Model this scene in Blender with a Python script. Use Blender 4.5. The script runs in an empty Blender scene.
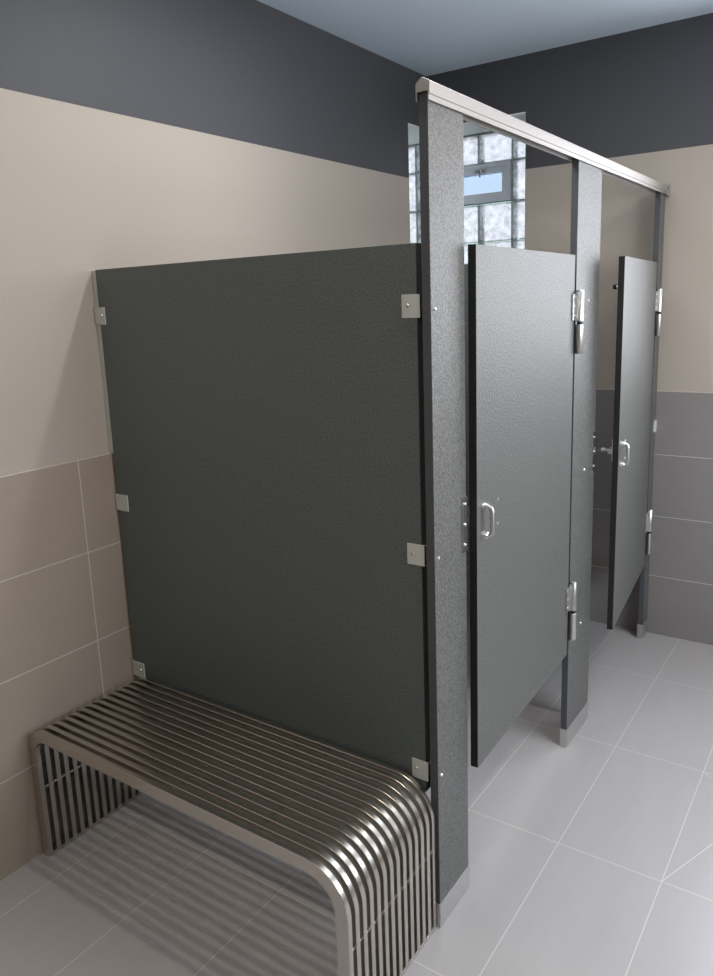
import bpy, bmesh, math, random
from mathutils import Vector, Matrix

random.seed(7)
C = bpy.context.scene.collection
S = bpy.context.scene

# ---------------------------------------------------------------- camera
CAM = (2.0710, -1.5784, 1.6737)
YAW, PITCH, ROLL, FPX, PY = 34.6531, 11.5312, -2.0553, 764.6157, -28.5489
W, D = 1.1792, 2.187
HB, HC = 2.293, 2.817            # painted band height, ceiling height
T = 0.3048
PF = 1.206                       # outer face of the pilasters


def make_camera():
    y, p, r = map(math.radians, (YAW, PITCH, ROLL))
    f = Vector((-math.sin(y) * math.cos(p), math.cos(y) * math.cos(p), -math.sin(p)))
    r0 = Vector((math.cos(y), math.sin(y), 0))
    u0 = r0.cross(f)
    rr = r0 * math.cos(r) + u0 * math.sin(r)
    uu = -r0 * math.sin(r) + u0 * math.cos(r)
    m = Matrix((rr, uu, -f)).transposed().to_4x4()
    m.translation = Vector(CAM)
    cd = bpy.data.cameras.new('camera')
    cd.sensor_fit = 'VERTICAL'
    cd.sensor_height = 24.0
    cd.lens = FPX * 24.0 / 976.0
    cd.shift_y = PY / 976.0
    cd.clip_start = 0.02
    co = bpy.data.objects.new('camera', cd)
    C.objects.link(co)
    co.matrix_world = m
    S.camera = co


make_camera()

# ---------------------------------------------------------------- render look
S.view_settings.view_transform = 'Standard'
S.view_settings.look = 'None'
S.view_settings.gamma = 1.0
S.view_settings.use_curve_mapping = False
S.view_settings.exposure = 0.8
S.cycles.use_denoising = True
S.cycles.max_bounces = 10
S.cycles.diffuse_bounces = 6
S.cycles.glossy_bounces = 4
S.cycles.transmission_bounces = 8
S.cycles.transparent_max_bounces = 12
S.cycles.caustics_reflective = False
S.cycles.caustics_refractive = False
S.cycles.sample_clamp_indirect = 6.0

# ---------------------------------------------------------------- sky
SKY = 7.5
world = bpy.data.worlds.new('sky')
S.world = world
world.use_nodes = True
nt = world.node_tree
bg = nt.nodes['Background']
tc = nt.nodes.new('ShaderNodeTexCoord')
sp = nt.nodes.new('ShaderNodeSeparateXYZ')
rp = nt.nodes.new('ShaderNodeValToRGB')
nt.links.new(tc.outputs['Generated'], sp.inputs[0])
nt.links.new(sp.outputs['Z'], rp.inputs[0])
nt.links.new(rp.outputs[0], bg.inputs[0])
rp.color_ramp.elements[0].position = 0.0
rp.color_ramp.elements[0].color = (0.62, 0.64, 0.68, 1)
rp.color_ramp.elements[1].position = 0.25
rp.color_ramp.elements[1].color = (0.80, 0.89, 1.0, 1)
e = rp.color_ramp.elements.new(0.11)
e.color = (0.84, 0.86, 0.92, 1)
bg.inputs[1].default_value = SKY


def portal(loc, direction, sx, sz):
    ld = bpy.data.lights.new('daylight_portal', 'AREA')
    ld.shape = 'RECTANGLE'
    ld.size, ld.size_y = sx, sz
    ld.cycles.is_portal = True
    o = bpy.data.objects.new('daylight_portal', ld)
    C.objects.link(o)
    o.location = loc
    o.rotation_euler = Vector(direction).to_track_quat('-Z', 'Y').to_euler()


RX, FY0 = 3.35, -2.6             # right wall, wall behind the camera
WIN = (-0.6, 1.5, 1.0, 2.35)     # window in the right wall: y0 y1 z0 z1
FWIN = (1.58, 2.6, 1.25, 2.45)   # window in the far wall, right of the frame: x0 x1 z0 z1
portal(((FWIN[0] + FWIN[1]) / 2, D + 0.02, (FWIN[2] + FWIN[3]) / 2), (0, -1, 0), 1.02, 1.2)
portal((RX + 0.02, (WIN[0] + WIN[1]) / 2, (WIN[2] + WIN[3]) / 2), (-1, 0, 0), 2.1, 1.35)

# ---------------------------------------------------------------- materials


def rgb(r, g, b):
    def f(c):
        c /= 255.0
        return c / 12.92 if c <= 0.04045 else ((c + 0.055) / 1.055) ** 2.4
    return (f(r), f(g), f(b), 1.0)


class NT:
    def __init__(s, name):
        s.m = bpy.data.materials.new(name)
        s.m.use_nodes = True
        s.t = s.m.node_tree
        s.b = s.t.nodes['Principled BSDF']
        s.out = s.t.nodes['Material Output']

    def n(s, t, **k):
        n = s.t.nodes.new(t)
        for a, v in k.items():
            setattr(n, a, v)
        return n

    def l(s, a, b):
        s.t.links.new(a, b)

    def math(s, op, a, b=None, c=None):
        n = s.n('ShaderNodeMath', operation=op)
        for i, v in enumerate((a, b, c)):
            if v is None:
                continue
            if hasattr(v, 'links'):
                s.l(v, n.inputs[i])
            else:
                n.inputs[i].default_value = v
        return n.outputs[0]

    def mix(s, f, a, b):
        n = s.n('ShaderNodeMix', data_type='RGBA')
        for i, v in ((0, f), (6, a), (7, b)):
            if hasattr(v, 'links'):
                s.l(v, n.inputs[i])
            else:
                n.inputs[i].default_value = v
        return n.outputs[2]

    def noise(s, scale, detail=2, rough=0.5, vec=None, stretch=None):
        tcn = s.n('ShaderNodeTexCoord')
        mp = s.n('ShaderNodeMapping')
        if stretch:
            mp.inputs['Scale'].default_value = stretch
        s.l(tcn.outputs['Object'], mp.inputs[0])
        n = s.n('ShaderNodeTexNoise')
        n.inputs['Scale'].default_value = scale
        n.inputs['Detail'].default_value = detail
        n.inputs['Roughness'].default_value = rough
        s.l(mp.outputs[0], n.inputs['Vector'])
        return n.outputs['Fac']

    def bump(s, h, strength, dist):
        n = s.n('ShaderNodeBump')
        n.inputs['Strength'].default_value = strength
        n.inputs['Distance'].default_value = dist
        s.l(h, n.inputs['Height'])
        s.l(n.outputs[0], s.b.inputs['Normal'])

    def set(s, rough=None, metal=None, spec=None, col=None):
        if rough is not None:
            s.b.inputs['Roughness'].default_value = rough
        if metal is not None:
            s.b.inputs['Metallic'].default_value = metal
        if spec is not None:
            s.b.inputs['Specular IOR Level'].default_value = spec
        if col is not None:
            s.b.inputs['Base Color'].default_value = col

    def xyz(s):
        tcn = s.n('ShaderNodeTexCoord')
        q = s.n('ShaderNodeSeparateXYZ')
        s.l(tcn.outputs['Object'], q.inputs[0])
        return q.outputs


def mat_laminate(name, lo, hi, strength):
    k = NT(name)
    fine = k.noise(230, 2, 0.6)
    r = k.n('ShaderNodeValToRGB')
    k.l(fine, r.inputs[0])
    r.color_ramp.elements[0].position = 0.36
    r.color_ramp.elements[0].color = lo
    r.color_ramp.elements[1].position = 0.64
    r.color_ramp.elements[1].color = hi
    k.l(r.outputs[0], k.b.inputs['Base Color'])
    k.set(rough=0.50, spec=0.6)
    k.b.inputs['IOR'].default_value = 1.6
    k.bump(k.noise(150, 3, 0.6), strength, 0.0016)
    return k.m


def mat_paint():
    k = NT('two_tone_wall_paint')
    x = k.xyz()
    f = k.math('GREATER_THAN', x[2], HB)
    c = k.mix(f, rgb(168, 158, 147), rgb(74, 74, 77))
    k.l(c, k.b.inputs['Base Color'])
    k.set(rough=0.55, spec=0.3)
    k.bump(k.noise(180, 2), 0.12, 0.001)
    return k.m


def lines(k, coord, period, off, half):
    # 1 on a joint line, 0 elsewhere
    a = k.math('SUBTRACT', coord, off - half)
    b = k.math('FLOORED_MODULO', a, period)
    return k.math('LESS_THAN', b, 2 * half)


def mat_tile(name, axis, off, base, base2, grout, half=0.0016):
    k = NT(name)
    x = k.xyz()
    g = k.math('MAXIMUM', lines(k, x[axis], 2 * T, off, half), lines(k, x[2], T, 0.0, half))
    v = k.noise(3.0, 4, 0.6, stretch=(1, 1, 6))
    c = k.mix(v, base, base2)
    c2 = k.mix(g, c, grout)
    k.l(c2, k.b.inputs['Base Color'])
    k.set(rough=0.45, spec=0.4)
    h = k.math('SUBTRACT', 1.0, g)
    k.bump(h, 0.5, 0.001)
    return k.m


def mat_floor():
    k = NT('floor_tile')
    x = k.xyz()
    h = 0.0013
    g = k.math('MAXIMUM', lines(k, x[0], 0.3076, 1.3616, h), lines(k, x[1], 0.619, 0.481, h))
    # two diagonal cuts where the tiles fall towards the drain
    for (px, py, dx, dy) in ((1.669, 0.481, 0.36, 0.93), (1.669, 1.10, 0.79, -0.61)):
        d = k.math('ABSOLUTE', k.math('ADD', k.math('MULTIPLY', k.math('SUBTRACT', x[0], px), -dy),
                                      k.math('MULTIPLY', k.math('SUBTRACT', x[1], py), dx)))
        near = k.math('LESS_THAN', d, h)
        box = k.math('MULTIPLY', k.math('GREATER_THAN', x[0], 1.669), k.math('LESS_THAN', x[0], 1.977))
        g = k.math('MAXIMUM', g, k.math('MULTIPLY', near, box))
    v = k.noise(2.5, 4, 0.6, stretch=(5, 1, 1))
    c = k.mix(v, rgb(161, 156, 154), rgb(172, 167, 165))
    c = k.mix(g, c, rgb(200, 195, 189))
    k.l(c, k.b.inputs['Base Color'])
    k.set(rough=0.34, spec=0.5)
    k.bump(k.math('SUBTRACT', 1.0, g), 0.4, 0.001)
    return k.m


def mat_metal(name, col, rough, aniso=None):
    k = NT(name)
    n = k.noise(90, 2, 0.5, stretch=aniso or (1, 1, 1))
    k.l(k.mix(n, (col[0] * 0.86, col[1] * 0.86, col[2] * 0.86, 1), col), k.b.inputs['Base Color'])
    k.set(rough=rough, metal=1.0)
    return k.m


def mat_plain(name, col, rough=0.5, spec=0.5):
    k = NT(name)
    n = k.noise(60, 2)
    k.l(k.mix(n, (col[0] * 0.94, col[1] * 0.94, col[2] * 0.94, 1), col), k.b.inputs['Base Color'])
    k.set(rough=rough, spec=spec)
    return k.m


def mat_glass_block():
    k = NT('rippled_block_glass')
    k.b.inputs['Transmission Weight'].default_value = 1.0
    k.b.inputs['IOR'].default_value = 1.35
    k.set(rough=0.05, col=(0.40, 0.33, 0.33, 1))
    k.bump(k.noise(26, 2, 0.5), 1.0, 0.02)
    tr = k.n('ShaderNodeBsdfTransparent')
    tr.inputs[0].default_value = (0.16, 0.168, 0.175, 1)
    mx = k.n('ShaderNodeMixShader')
    mx.inputs[0].default_value = 0.6
    tl = k.n('ShaderNodeBsdfTranslucent')
    r = k.n('ShaderNodeValToRGB')
    k.l(k.noise(30, 3, 0.6), r.inputs[0])
    r.color_ramp.elements[0].position = 0.35
    r.color_ramp.elements[0].color = (0.3, 0.31, 0.31, 1)
    r.color_ramp.elements[1].position = 0.65
    r.color_ramp.elements[1].color = (0.95, 0.97, 0.97, 1)
    k.l(r.outputs[0], tl.inputs[0])
    m2 = k.n('ShaderNodeMixShader')
    m2.inputs[0].default_value = 0.7
    k.l(k.b.outputs[0], m2.inputs[1])
    k.l(tl.outputs[0], m2.inputs[2])
    k.l(m2.outputs[0], mx.inputs[1])
    k.l(tr.outputs[0], mx.inputs[2])
    k.l(mx.outputs[0], k.out.inputs[0])
    return k.m


def mat_mortar():
    k = NT('pale_translucent_joint')
    k.set(rough=0.7, col=rgb(205, 222, 218))
    tl = k.n('ShaderNodeBsdfTransparent')
    tl.inputs[0].default_value = (0.46, 0.53, 0.50, 1)
    mx = k.n('ShaderNodeMixShader')
    mx.inputs[0].default_value = 0.6
    k.l(k.b.outputs[0], mx.inputs[1])
    k.l(tl.outputs[0], mx.inputs[2])
    k.l(mx.outputs[0], k.out.inputs[0])
    return k.m


def mat_pane(name, tint, fac=0.9):
    k = NT(name)
    k.set(rough=0.1, col=(0.8, 0.85, 0.9, 1))
    tr = k.n('ShaderNodeBsdfTransparent')
    tr.inputs[0].default_value = tint
    mx = k.n('ShaderNodeMixShader')
    mx.inputs[0].default_value = fac
    k.l(k.b.outputs[0], mx.inputs[1])
    k.l(tr.outputs[0], mx.inputs[2])
    k.l(mx.outputs[0], k.out.inputs[0])
    return k.m


def mat_emit(name, col, strength):
    k = NT(name)
    k.b.inputs['Emission Color'].default_value = col
    k.b.inputs['Emission Strength'].default_value = strength
    return k.m


M = dict(
    lam=mat_laminate('speckled_laminate', (0.032, 0.033, 0.030, 1), (0.134, 0.129, 0.117, 1), 0.9),
    lam2=mat_laminate('green_grey_laminate', (0.050, 0.062, 0.060, 1), (0.110, 0.133, 0.128, 1), 0.45), paint=mat_paint(), floor=mat_floor(),
    tile_l=mat_tile('brown_grey_wall_tile', 1, -0.128, rgb(146, 133, 120), rgb(154, 141, 128), rgb(190, 182, 170)),
    tile_f=mat_tile('grey_wall_tile', 0, 1.185, rgb(126, 121, 119), rgb(134, 128, 126), rgb(190, 184, 174)),
    ceil=mat_plain('ceiling_paint', rgb(210, 224, 236), 0.6, 0.3),
    steel=mat_metal('brushed_stainless', (0.66, 0.625, 0.57, 1), 0.25, (1, 12, 12)),
    chrome=mat_metal('satin_chrome', (0.66, 0.66, 0.65, 1), 0.30),
    alu=mat_metal('anodised_aluminium', (0.42, 0.40, 0.38, 1), 0.55, (8, 1, 8)),
    brk=mat_plain('grey_coated_bracket', rgb(190, 194, 188), 0.45),
    shoe=mat_metal('satin_shoe_metal', (0.66, 0.65, 0.64, 1), 0.42),
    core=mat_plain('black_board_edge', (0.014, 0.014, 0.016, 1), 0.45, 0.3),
    edge_dark2=mat_plain('dark_pilaster_edge', (0.075, 0.078, 0.085, 1), 0.5, 0.3),
    dark=mat_plain('black_rubber', rgb(22, 22, 24), 0.6),
    white=mat_plain('white_window_plastic', rgb(232, 238, 246), 0.4),
    reveal=mat_plain('white_reveal_plaster', rgb(244, 246, 244), 0.6),
    mortar=mat_mortar(),
    block=mat_glass_block(), pane=mat_pane('vent_glass', (0.25, 0.28, 0.31, 1)),
    clear=mat_pane('window_glass', (1, 1, 1, 1), 0.95),
    lamp=mat_emit('lamp_diffuser', (1.0, 0.94, 0.86, 1), 3.0),
)

# ---------------------------------------------------------------- helpers


def box(bm, x0, x1, y0, y1, z0, z1):
    vs = [bm.verts.new(p) for p in ((x0, y0, z0), (x1, y0, z0), (x1, y1, z0), (x0, y1, z0),
                                    (x0, y0, z1), (x1, y0, z1), (x1, y1, z1), (x0, y1, z1))]
    for f in ((0, 3, 2, 1), (4, 5, 6, 7), (0, 1, 5, 4), (1, 2, 6, 5), (2, 3, 7, 6), (3, 0, 4, 7)):
        bm.faces.new([vs[i] for i in f])


def tube(bm, pts, r, n=12, cap=True):
    pts = [Vector(p) for p in pts]
    rings = []
    up = None
    for i, p in enumerate(pts):
        t = (pts[min(i + 1, len(pts) - 1)] - pts[max(i - 1, 0)]).normalized()
        if up is None:
            up = Vector((0, 0, 1)) if abs(t.z) < 0.9 else Vector((1, 0, 0))
        a = t.cross(up).normalized()
        b = a.cross(t).normalized()
        up = b
        rr = r[i] if isinstance(r, (list, tuple)) else r
        rings.append([bm.verts.new(p + a * rr * math.cos(2 * math.pi * j / n) + b * rr * math.sin(2 * math.pi * j / n))
                      for j in range(n)])
    for i in range(len(rings) - 1):
        for j in range(n):
            bm.faces.new([rings[i][j], rings[i + 1][j], rings[i + 1][(j + 1) % n], rings[i][(j + 1) % n]])
    if cap:
        bm.faces.new(rings[0])
        bm.faces.new(rings[-1][::-1])


def obj(name, bm, mat, parent=None, bevel=0.0, smooth=False, segs=2, sharp=38):
    bmesh.ops.recalc_face_normals(bm, faces=bm.faces[:])
    if bevel:
        es = [e for e in bm.edges if len(e.link_faces) == 2 and e.calc_face_angle(0) > 0.6]
        bmesh.ops.bevel(bm, geom=es, offset=bevel, segments=segs, affect='EDGES', profile=0.6)
    me = bpy.data.meshes.new(name)
    bm.to_mesh(me)
    bm.free()
    me.materials.append(mat)
    if smooth:
        for p in me.polygons:
            p.use_smooth = True
        me.set_sharp_from_angle(angle=math.radians(sharp))
    o = bpy.data.objects.new(name, me)
    C.objects.link(o)
    if parent:
        o.parent = parent
    return o


def darken_edges(o, core, axis=0):
    # a board's narrow edges take a dark plain colour, its faces keep the laminate
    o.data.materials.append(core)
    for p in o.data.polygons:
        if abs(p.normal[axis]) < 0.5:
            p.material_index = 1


def bxo(name, dims, mat, parent=None, bevel=0.0):
    bm = bmesh.new()
    if isinstance(dims[0], (tuple, list)):
        for d in dims:
            box(bm, *d)
    else:
        box(bm, *dims)
    return obj(name, bm, mat, parent, bevel)


def thing(name, label, cat, loc=(0, 0, 0), rz=0.0, group=None):
    o = bpy.data.objects.new(name, None)
    o.empty_display_size = 0.1
    C.objects.link(o)
    o.location = loc
    o.rotation_euler = (0, 0, rz)
    o['label'] = label
    o['category'] = cat
    if group:
        o['group'] = group
    return o


def struct(o):
    o['kind'] = 'structure'
    return o


def screw(bm, p, axis, r=0.0045, h=0.0025):
    # small domed screw head standing on p, pointing along axis
    a = Vector(axis).normalized()
    p = Vector(p)
    tube(bm, [p, p + a * h * 0.6, p + a * h], [r, r * 0.85, r * 0.35], 10)


def screws(name, pts, axis, parent, r=0.0045, mat=None):
    for p in pts:
        bm = bmesh.new()
        screw(bm, p, axis, r)
        obj(name, bm, mat or M['chrome'], parent, smooth=True)


# ---------------------------------------------------------------- room shell
TP = 0.012                       # tile thickness
GY = 0.30                        # depth of the window recess behind the far wall
WX1, WY0, WZ0, WZ1 = 0.535, 2.000, 1.35, 2.559
LX = -0.45                       # how far the corner recess runs past the left wall

struct(bxo('floor', (-0.2, RX + 0.2, FY0 - 0.2, D + 0.2, -0.1, 0.0), M['floor']))
struct(bxo('ceiling', (LX - 0.2, RX + 0.2, FY0 - 0.2, D + GY + 0.2, HC, HC + 0.1), M['ceil']))
# painted left wall; its far end is cut away by the corner window
struct(bxo('wall_left', [(-0.15, -TP, FY0, WY0, 0, HC), (-0.15, -TP, WY0, D + TP, 0, WZ0),
                         (-0.15, -TP, WY0, D + TP, WZ1, HC)], M['paint']))
struct(bxo('wall_far', [(-TP, RX, D + TP, D + 0.20, 0, WZ0), (-TP, RX, D + TP, D + 0.20, WZ1, HC),
                        (WX1, FWIN[0], D + TP, D + 0.20, WZ0, WZ1), (FWIN[1], RX, D + TP, D + 0.20, WZ0, WZ1),
                        (FWIN[0], FWIN[1], D + TP, D + 0.20, FWIN[3], WZ1)], M['paint']))
struct(bxo('wall_right', [(RX, RX + 0.15, FY0, WIN[0], 0, HC), (RX, RX + 0.15, WIN[1], D + TP, 0, HC),
                          (RX, RX + 0.15, WIN[0], WIN[1], 0, WIN[2]), (RX, RX + 0.15, WIN[0], WIN[1], WIN[3], HC)], M['paint']))
struct(bxo('wall_behind', (-0.15, RX + 0.15, FY0 - 0.15, FY0, 0, HC), M['paint']))
# tiled lower walls
struct(bxo('trim_1', (-TP, 0.0, FY0, D, 0, 4 * T), M['tile_l'], bevel=0.0012))
struct(bxo('trim_2', (0.0, RX, D, D + TP, 0, 4 * T), M['tile_f'], bevel=0.0012))
# white reveal round the corner window
struct(bxo('trim_3', [(-0.1505, WX1, D + 0.2005, D + GY + 0.1, WZ1, WZ1 + 0.05),
                      (LX, -0.1505, WY0, D + GY + 0.1, WZ1, WZ1 + 0.05),
                      (-0.1505, WX1, D + 0.2005, D + GY + 0.1, WZ0 - 0.05, WZ0),
                      (LX, -0.1505, WY0, D + GY + 0.1, WZ0 - 0.05, WZ0),
                      (-0.1505, -TP, WY0, D + 0.2005, WZ1 - 0.004, WZ1 - 0.0005),
                      (-TP, WX1, D + TP, D + 0.2005, WZ1 - 0.004, WZ1 - 0.0005),
                      (-0.1505, -TP, WY0, D + 0.2005, WZ0 + 0.0005, WZ0 + 0.004),
                      (-TP, WX1, D + TP, D + 0.2005, WZ0 + 0.0005, WZ0 + 0.004),
                      (LX - 0.05, LX, WY0, D + GY, WZ0 - 0.05, WZ1 + 0.05),
                      (WX1 + 0.0005, WX1 + 0.03, D + 0.2005, D + GY + 0.1, WZ0 - 0.05, WZ1 + 0.05),
                      (LX, -0.1505, WY0 - 0.05, WY0 - 0.0005, WZ0 - 0.05, WZ1 + 0.05)], M['reveal']))

# ---------------------------------------------------------------- corner glass block window
win = struct(thing('window_1', 'corner window of rippled glass blocks with a small vent', 'window', (0, 0, 0)))
y0 = D + GY
cols = [0.540 - 0.198 * i for i in range(6)]        # joint positions
rows = [2.555, 2.400, 2.188, 1.984, 1.775, 1.566, 1.357]
mort = bmesh.new()
for i_, x in enumerate(cols):
    for za, zb in (((rows[-1], rows[2]), (rows[1], rows[0])) if i_ == 2 else ((rows[-1], rows[0]),)):
        box(mort, x - 0.004, x + 0.004, y0 + 0.004, y0 + 0.075, za, zb)
for z in rows:
    box(mort, cols[-1], cols[0], y0 + 0.005, y0 + 0.074, z - 0.004, z + 0.004)
# keep the vent opening free of the joint that would cross it
obj('mortar_joint', mort, M['mortar'], win)
VX0, VX1, VZ0, VZ1 = cols[3] + 0.005, cols[1] - 0.005, rows[2] + 0.005, rows[1] - 0.005
proto = None
for r_ in range(6):
    for c_ in range(5):
        if r_ == 1 and c_ in (1, 2):
            continue
        x1, x0 = cols[c_] - 0.0045, cols[c_ + 1] + 0.0045
        z1, z0 = rows[r_] - 0.0045, rows[r_ + 1] + 0.0045
        bm = bmesh.new()
        box(bm, x0, x1, y0, y0 + 0.08, z0, z1)
        # raised rim and a pillowed centre on the room face
        f = [f for f in bm.faces if f.calc_center_median().y < y0 + 0.001][0]
        r1 = bmesh.ops.inset_region(bm, faces=[f], thickness=0.016, depth=0.0)
        bmesh.ops.translate(bm, verts=f.verts[:], vec=(0, 0.006, 0))
        bmesh.ops.inset_region(bm, faces=[f], thickness=0.02, depth=0.0)
        bmesh.ops.translate(bm, verts=f.verts[:], vec=(0, -0.004, 0))
        obj('glass_block', bm, M['block'], win, bevel=0.003)
vf = bmesh.new()
fw = 0.022
ya, yb = y0 - 0.012, y0 + 0.06
box(vf, VX0, VX1, ya, yb, VZ0, VZ0 + fw)
box(vf, VX0, VX1, ya, yb, VZ1 - fw, VZ1)
box(vf, VX0, VX0 + fw, ya, yb, VZ0 + fw, VZ1 - fw)
box(vf, VX1 - fw, VX1, ya, yb, VZ0 + fw, VZ1 - fw)
vent = obj('vent_frame', vf, M['white'], win)
sf = bmesh.new()
a0, a1, b0, b1, s = VX0 + fw + .001, VX1 - fw - .001, VZ0 + fw + .001, VZ1 - fw - .001, 0.026
box(sf, a0, a1, ya + .006, yb - .01, b0, b0 + s)
box(sf, a0, a1, ya + .006, yb - .01, b1 - s, b1)
box(sf, a0, a0 + s, ya + .006, yb - .01, b0 + s, b1 - s)
box(sf, a1 - s, a1, ya + .006, yb - .01, b0 + s, b1 - s)
obj('sash', sf, M['white'], vent)
bxo('pane', (a0 + s, a1 - s, y0 + .015, y0 + .02, b0 + s, b1 - s), M['pane'], vent)
lt = bmesh.new()
xm = (VX0 + VX1) / 2 + 0.02
box(lt, xm - 0.03, xm + 0.03, ya - .004, ya + .006, b1 - 0.018, b1 - 0.006)
box(lt, xm - 0.004, xm + 0.004, ya - .012, ya - .004, b1 - 0.045, b1 - 0.008)
obj('latch', lt, M['chrome'], vent, bevel=0.001)

# ---------------------------------------------------------------- big window in the right wall (out of frame)
w2 = struct(thing('window_2', 'large daylight window in the right wall', 'window'))
fr = bmesh.new()
a, b, c, d = WIN
for q in ((a, b, c, c + .05), (a, b, d - .05, d), (a, a + .05, c + .05, d - .05), (b - .05, b, c + .05, d - .05),
          ((a + b) / 2 - .025, (a + b) / 2 + .025, c + .05, d - .05)):
    box(fr, RX + .05, RX + .1, q[0], q[1], q[2], q[3])
obj('window_frame', fr, M['white'], w2)
bxo('pane', (RX + .07, RX + .076, a + .05, b - .05, c + .05, d - .05), M['clear'], w2)

w3 = struct(thing('window_3', 'daylight window in the far wall beyond the frame', 'window'))
fr = bmesh.new()
a, b, c, d = FWIN
c = WZ0
for q in ((a, b, c, c + .05), (a, b, d - .05, d), (a, a + .05, c + .05, d - .05), (b - .05, b, c + .05, d - .05)):
    box(fr, q[0], q[1], D + .10, D + .15, q[2], q[3])
obj('window_frame', fr, M['white'], w3)
bxo('pane', (a + .05, b - .05, D + .12, D + .126, c + .05, d - .05), M['clear'], w3)

# ---------------------------------------------------------------- ceiling lamps, some of them added fill (out of frame)


def ceiling_lamp(x, y, lx, ly, label, watts, col):
    t = thing('ceiling_light', label, 'light', (x, y, HC), 0.0, 'slim ceiling lamps')
    h = 0.03
    bxo('lamp_frame', [(-lx / 2 - .02, lx / 2 + .02, -ly / 2 - .02, -ly / 2, -h, 0), (-lx / 2 - .02, lx / 2 + .02, ly / 2, ly / 2 + .02, -h, 0),
                       (-lx / 2 - .02, -lx / 2, -ly / 2, ly / 2, -h, 0), (lx / 2, lx / 2 + .02, -ly / 2, ly / 2, -h, 0)], M['white'], t)
    bxo('diffuser', (-lx / 2, lx / 2, -ly / 2, ly / 2, -h + .004, -h + .012), M['lamp'], t)
    ld = bpy.data.lights.new('lamp_light', 'AREA')
    ld.shape = 'RECTANGLE'
    ld.size, ld.size_y = lx, ly
    ld.energy = watts
    ld.color = col
    o = bpy.data.objects.new('lamp_light', ld)
    C.objects.link(o)
    o.parent = t
    o.location = (0, 0, -h - 0.004)


WARM, COOL = (1.0, 0.90, 0.79), (0.90, 0.95, 1.0)
ceiling_lamp(1.25, -0.085, 1.0, 0.06, 'slim ceiling lamp over the bench and side panel', 5.0, WARM)
ceiling_lamp(0.9, 0.45, 0.7, 0.08, 'added cool fill lamp above the nearer stall', 8, COOL)  # added fill to lift the stall floor, which the corner window leaves dim
ceiling_lamp(2.3, 1.2, 0.08, 1.2, 'slim ceiling lamp above the aisle by the doors', 6, WARM)
ceiling_lamp(1.5, -2.1, 1.2, 0.08, 'added warm fill lamp behind the camera', 10, (1.0, 0.90, 0.77))  # added fill for the side panel face and the floor under the bench

# ---------------------------------------------------------------- partitions
TH = 0.027
DT = 0.022                       # door leaf thickness
PZ0, PZ1 = 0.395, 1.805
BZ = (1.663, 1.055, 0.458)       # bracket heights (centres)


def u_bracket(parent, at, sgn, zc, y0_, y1_, ln=0.052, h=0.054):
    """U bracket clasping a panel that lies between y0_ and y1_; its base stands at x = at and it reaches in direction sgn."""
    t = 0.003
    xa, xb = sorted((at, at + sgn * ln))
    ba, bb = sorted((at, at + sgn * t))
    bm = bmesh.new()
    box(bm, xa, xb, y0_ - t, y0_, zc - h / 2, zc + h / 2)
    box(bm, xa, xb, y1_, y1_ + t, zc - h / 2, zc + h / 2)
    box(bm, ba, bb, y0_ - t, y1_ + t, zc - h / 2, zc + h / 2)
    o = obj('bracket', bm, M['brk'], parent)
    b2 = bmesh.new()
    screw(b2, (at + sgn * (ln * 0.72), y0_ - t, zc + 0.002), (0, -1, 0), 0.005, 0.003)
    obj('screw', b2, M['chrome'], o, smooth=True)
    return o


def panel(label, y, xl, xr, wall_gap_base):
    t = thing('partition_panel', label, 'panel', (0, 0, 0), 0.0, 'partition panels across the stalls')
    bxo('board', (xl, xr, y, y + TH, PZ0, PZ1), M['lam2'], t, bevel=0.0015)
    bxo('wall_strip', (-TP, xl, y + 0.004, y + TH - 0.004, 4 * T + 0.0005, PZ1 - 0.002), M['brk'], t)
    for i, z in enumerate(BZ):
        u_bracket(t, -TP if i == 0 else 0.0, 1, z, y, y + TH, 0.052 if i == 0 else 0.062)
        u_bracket(t, W - 0.0005, -1, z, y, y + TH)
    return t


panel('large dark speckled partition panel fixed to the wall behind the steel bench', 0.0, 0.011, 1.166, 0)
panel('dark divider panel between the two stalls, behind the nearer door', 1.115, 0.011, 1.166, 0)


WP = 1.1825


def pilaster(label, ya_, yb_, seed):
    t = thing('pilaster', label, 'pilaster', (0, 0, 0), 0.0, 'pilasters along the stall front')
    darken_edges(bxo('board', (WP, PF, ya_, yb_, 0.02, 2.118), M['lam'], t, bevel=0.0015), M['edge_dark2'])
    e_ = 0.0018
    W = WP
    bxo('shoe', [(W - e_, W, ya_ - e_, yb_ + e_, 0, 0.072), (PF, PF + e_, ya_ - e_, yb_ + e_, 0, 0.072),
                 (W, PF, ya_ - e_, ya_, 0, 0.072), (W, PF, yb_, yb_ + e_, 0, 0.072)], M['shoe'], t)
    return t


def keeper(t, yb_, zc):
    # door stop plate on the free edge of a pilaster, three screws
    k_ = bmesh.new()
    h = 0.148
    box(k_, PF, PF + 0.003, yb_ - 0.028, yb_ + 0.003, zc - h / 2, zc + h / 2)
    box(k_, W + 0.002, PF, yb_, yb_ + 0.003, zc - h / 2, zc + h / 2)
    box(k_, W + 0.002, W + 0.006, yb_, yb_ + 0.012, zc - h / 2, zc + h / 2)
    o = obj('keeper', k_, M['chrome'], t)
    for dz in (-0.055, 0.0, 0.055):
        b2 = bmesh.new()
        screw(b2, (PF + 0.003, yb_ - 0.012, zc + dz), (1, 0, 0), 0.0055, 0.004)
        obj('screw', b2, M['chrome'], o, smooth=True)


def through_screws(t, y_):
    for z in (1.655, 1.050, 0.453):
        bm = bmesh.new()
        tube(bm, [(PF, y_, z), (PF + 0.002, y_, z), (PF + 0.004, y_, z)], [0.0055, 0.0050, 0.0025], 10)
        obj('screw', bm, M['chrome'], t, smooth=True)


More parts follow.
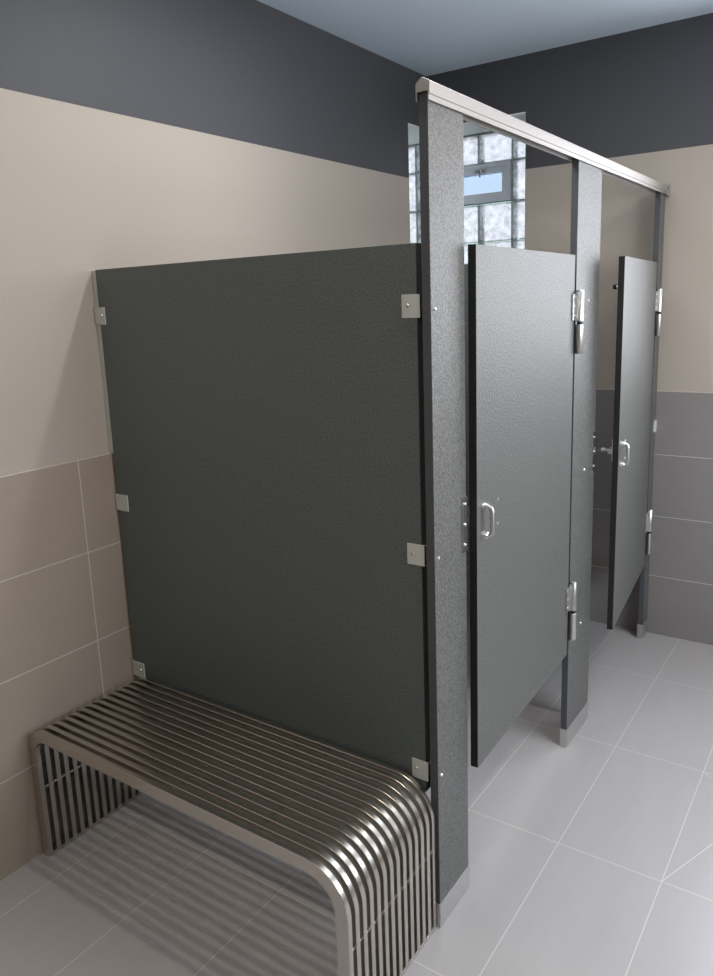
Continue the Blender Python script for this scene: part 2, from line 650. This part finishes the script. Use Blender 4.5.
p1 = pilaster('nearest tall dark pilaster, standing at the right end of the steel bench', -0.005, 0.168, 1)
keeper(p1, 0.168, 1.099)
through_screws(p1, 0.012)
p2 = pilaster('middle pilaster, standing between the two stall doors', 1.000, 1.2486, 2)
keeper(p2, 1.2486, 1.099)
through_screws(p2, 1.13)
p3 = pilaster('narrow far pilaster against the tiled far wall', 2.100, D - 0.004, 3)
for z in BZ:
    bm = bmesh.new()
    zz = z
    box(bm, PF, PF + 0.003, 2.145, D - 0.0005, zz - .027, zz + .027)
    box(bm, W - 0.003, W, 2.145, D - 0.0005, zz - .027, zz + .027)
    box(bm, PF, PF + 0.004, D - 0.0035, D - 0.0005, zz - .027, zz + .027)
    o = obj('bracket', bm, M['brk'], p3)
    b2 = bmesh.new()
    screw(b2, (PF + 0.003, 2.160, zz), (1, 0, 0), 0.004, 0.003)
    obj('screw', b2, M['chrome'], o, smooth=True)


def c_handle(parent, lx, ly, z0, z1, sgn=1):
    """bow handle: two posts leave the face at x = lx, grip stands off 42 mm."""
    off, r = 0.027, 0.0052
    pts = [(lx, ly, z0)]
    n = 6
    rr = 0.013
    for i in range(n + 1):
        a_ = math.pi / 2 * i / n
        pts.append((lx + sgn * (off - rr + rr * math.sin(a_)), ly, z0 + rr - rr * math.cos(a_)))
    for i in range(n + 1):
        a_ = math.pi / 2 * i / n
        pts.append((lx + sgn * (off - rr + rr * math.cos(a_)), ly, z1 - rr + rr * math.sin(a_)))
    pts.append((lx, ly, z1))
    bm = bmesh.new()
    rad = [0.0115] + [0.0095] + [0.006] * (len(pts) - 4) + [0.0095, 0.0115]
    tube(bm, pts, rad, 14)
    return obj('handle', bm, M['chrome'], parent, smooth=True)


def hinge(parent, zt, zb):
    """barrel hinge at local y = 0.013, leaf screwed on the door face; upper leaf, dark gap, lower barrel."""
    zm = zb + (zt - zb) * 0.485
    r = 0.0118
    bx, by = 0.0136, 0.018
    bm = bmesh.new()
    prof = [(bx + r * math.cos(q), by + r * math.sin(q)) for q in [2 * math.pi * i / 20 for i in range(20)]]
    # upper barrel, with a leaf that laps on to the door
    tube(bm, [(bx, by, zm + 0.006), (bx, by, zm + 0.008), (bx, by, zt - 0.003), (bx, by, zt)], [r - .002, r, r, r - .002], 20)
    box(bm, 0.0006, 0.0046, -0.030, by, zm + 0.010, zt - 0.012)
    box(bm, 0.0046, 0.0120, -0.004, by - 0.004, zm + 0.010, zt - 0.004)
    h = obj('hinge', bm, M['chrome'], parent, smooth=True)
    b1 = bmesh.new()
    tube(b1, [(bx, by, zb), (bx, by, zb + .003), (bx, by, zm - .006), (bx, by, zm - .004)], [r - .002, r, r, r - .002], 20)
    box(b1, 0.0030, 0.0060, by - 0.002, by + 0.012, zb + 0.004, zm - 0.008)
    obj('lower_barrel', b1, M['chrome'], h, smooth=True)
    b2 = bmesh.new()
    tube(b2, [(bx, by, zm - .004), (bx, by, zm + .006)], 0.009, 16)
    obj('spacer', b2, M['dark'], h, smooth=True)
    for k_ in range(3):
        b3 = bmesh.new()
        screw(b3, (0.0046, -0.017, zm + 0.024 + k_ * (zt - zm - .048) / 2), (1, 0, 0), 0.0048, 0.003)
        obj('screw', b3, M['chrome'], h, smooth=True)


def door(label, hy, w, ang, zo):
    t = thing('stall_door', label, 'door', (PF, hy, 0), math.radians(ang), 'stall doors')
    z0_, z1_ = 0.385, 1.805
    darken_edges(bxo('board', (-DT, 0, -w, 0, z0_, z1_), M['lam'], t, bevel=0.0015), M['core'])
    c_handle(t, 0.0, -w + 0.038, 1.057 + zo, 1.136 + zo)
    screws('screw', [(0, -w + 0.140, 1.130 + zo), (0, -w + 0.140, 1.060 + zo)], (1, 0, 0), t, 0.005)
    hinge(t, 1.691, 1.480)
    hinge(t, 0.662, 0.440)
    # slide latch on the inner face
    bm = bmesh.new()
    box(bm, -DT - 0.004, -DT, -w + 0.004, -w + 0.075, 1.055, 1.140)
    box(bm, -DT - 0.016, -DT - 0.004, -w - 0.010, -w + 0.06, 1.088, 1.104)
    la = obj('latch', bm, M['chrome'], t, bevel=0.001)
    b2 = bmesh.new()
    tube(b2, [(-DT - .016, -w + .03, 1.096), (-DT - .03, -w + .03, 1.096), (-DT - .032, -w + .03, 1.096), (-DT - .046, -w + .03, 1.096)],
         [0.005, 0.005, 0.009, 0.009], 12)
    obj('latch_knob', b2, M['chrome'], la, smooth=True)
    # coat hook with a rubber tip
    b3 = bmesh.new()
    hk_y = -w + 0.10
    box(b3, -DT - 0.003, -DT, hk_y - .015, hk_y + .015, 1.675, 1.735)
    tube(b3, [(-DT - .003, hk_y, 1.70), (-DT - .022, hk_y, 1.70)], 0.005, 10)
    hk = obj('coat_hook', b3, M['chrome'], t)
    b4 = bmesh.new()
    tube(b4, [(-DT - .022, hk_y, 1.70), (-DT - .034, hk_y, 1.70)], [0.010, 0.008], 12)
    obj('rubber_tip', b4, M['dark'], hk, smooth=True)
    return t


door('nearer stall door with a chrome bow handle, slightly ajar', 0.985, 0.803, 1.72, 0.0)
door('farther stall door, opened a little more than the nearer one', 2.085, 0.812, 5.72, -0.015)

# head rail running over all pilasters to the far wall
hr = thing('head_rail', 'pale aluminium head rail running over the tops of the pilasters', 'rail', (0, 0, 0))
outer = [(1.2125, 2.101), (1.2125, 2.112), (1.2145, 2.114), (1.2145, 2.1385), (1.196, 2.150), (1.1800, 2.137), (1.1800, 2.101)]
inner = [(1.1820, 2.101), (1.1820, 2.1195), (1.2095, 2.1195), (1.2095, 2.101)]
prof = outer + inner
bm = bmesh.new()
ring = []
for yy in (-0.012, D - 0.0025):
    ring.append([bm.verts.new((x, yy, z)) for x, z in prof])
n = len(prof)
for i in range(n):
    bm.faces.new([ring[0][i], ring[0][(i + 1) % n], ring[1][(i + 1) % n], ring[1][i]])
bm.faces.new(ring[0])
bm.faces.new(ring[1][::-1])
bmesh.ops.triangulate(bm, faces=[f for f in bm.faces if len(f.verts) > 4])
obj('rail', bm, M['alu'], hr)
bxo('wall_flange', [(1.170, 1.222, D + 0.0005, D + TP - 0.0005, 2.094, 2.145), (1.2145, 1.218, D - 0.03, D + 0.0005, 2.097, 2.143)], M['alu'], hr)
screws('screw', [(1.218, D - 0.014, 2.128)], (1, 0, 0), hr, 0.005, M['dark'])

# ---------------------------------------------------------------- bench
bench = thing('bench', 'slatted stainless steel bench with rounded ends against the dark panel', 'bench', (0.0015, -0.413, 0))
BL, BH, BD, BR, BRL = 1.1965, 0.445, 0.402, 0.116, 0.085
NB, BW, BT = 14, 0.0148, 0.035
pitch = (BD - BW) / (NB - 1)


def slat_mesh():
    path, nrm = [], []
    path.append((0, 0.012)); nrm.append((-1, 0))
    path.append((0, BH - BRL)); nrm.append((-1, 0))
    seg = 18
    for i in range(1, seg + 1):
        a_ = math.pi / 2 * i / seg
        path.append((BRL - BRL * math.cos(a_), BH - BRL + BRL * math.sin(a_)))
        nrm.append((-math.cos(a_), math.sin(a_)))
    for i in range(0, seg + 1):
        a_ = math.pi / 2 * i / seg
        path.append((BL - BR + BR * math.sin(a_), BH - BR + BR * math.cos(a_)))
        nrm.append((math.sin(a_), math.cos(a_)))
    path.append((BL, 0.012)); nrm.append((1, 0))
    bm = bmesh.new()
    rings_ = []
    # section: flat bar with a softly rounded outer face
    b_ = 0.0011
    sec = [(BT, 0), (b_, 0), (0, b_), (0, BW - b_), (b_, BW), (BT, BW)]
    for (x, z), (nx, nz) in zip(path, nrm):
        rings_.append([bm.verts.new((x - nx * d_, yv, z - nz * d_)) for d_, yv in sec])
    m_ = len(sec)
    for i in range(len(rings_) - 1):
        for j in range(m_):
            bm.faces.new([rings_[i][j], rings_[i][(j + 1) % m_], rings_[i + 1][(j + 1) % m_], rings_[i + 1][j]])
    bm.faces.new(rings_[0])
    bm.faces.new(rings_[-1][::-1])
    return bm


s0 = obj('slat', slat_mesh(), M['steel'], bench, smooth=True, sharp=20)
for i in range(1, NB):
    s_ = s0.copy()
    C.objects.link(s_)
    s_.parent = bench
    s_.location = (0, i * pitch, 0)
bxo('foot_rail', (0.0, BT, 0.0, BD, 0.0, 0.012), M['steel'], bench, bevel=0.001)
bxo('foot_rail', (BL - BT, BL, 0.0, BD, 0.0, 0.012), M['steel'], bench, bevel=0.001)
for x, z in ((0.028, 0.235), (BL - 0.010, 0.235), (0.30, BH - 0.028), (BL / 2, BH - 0.028), (BL - 0.30, BH - 0.028)):
    bm = bmesh.new()
    tube(bm, [(x, 0.004, z), (x, BD - 0.004, z)], 0.004, 10)
    obj('cross_rod', bm, M['steel'], bench, smooth=True)
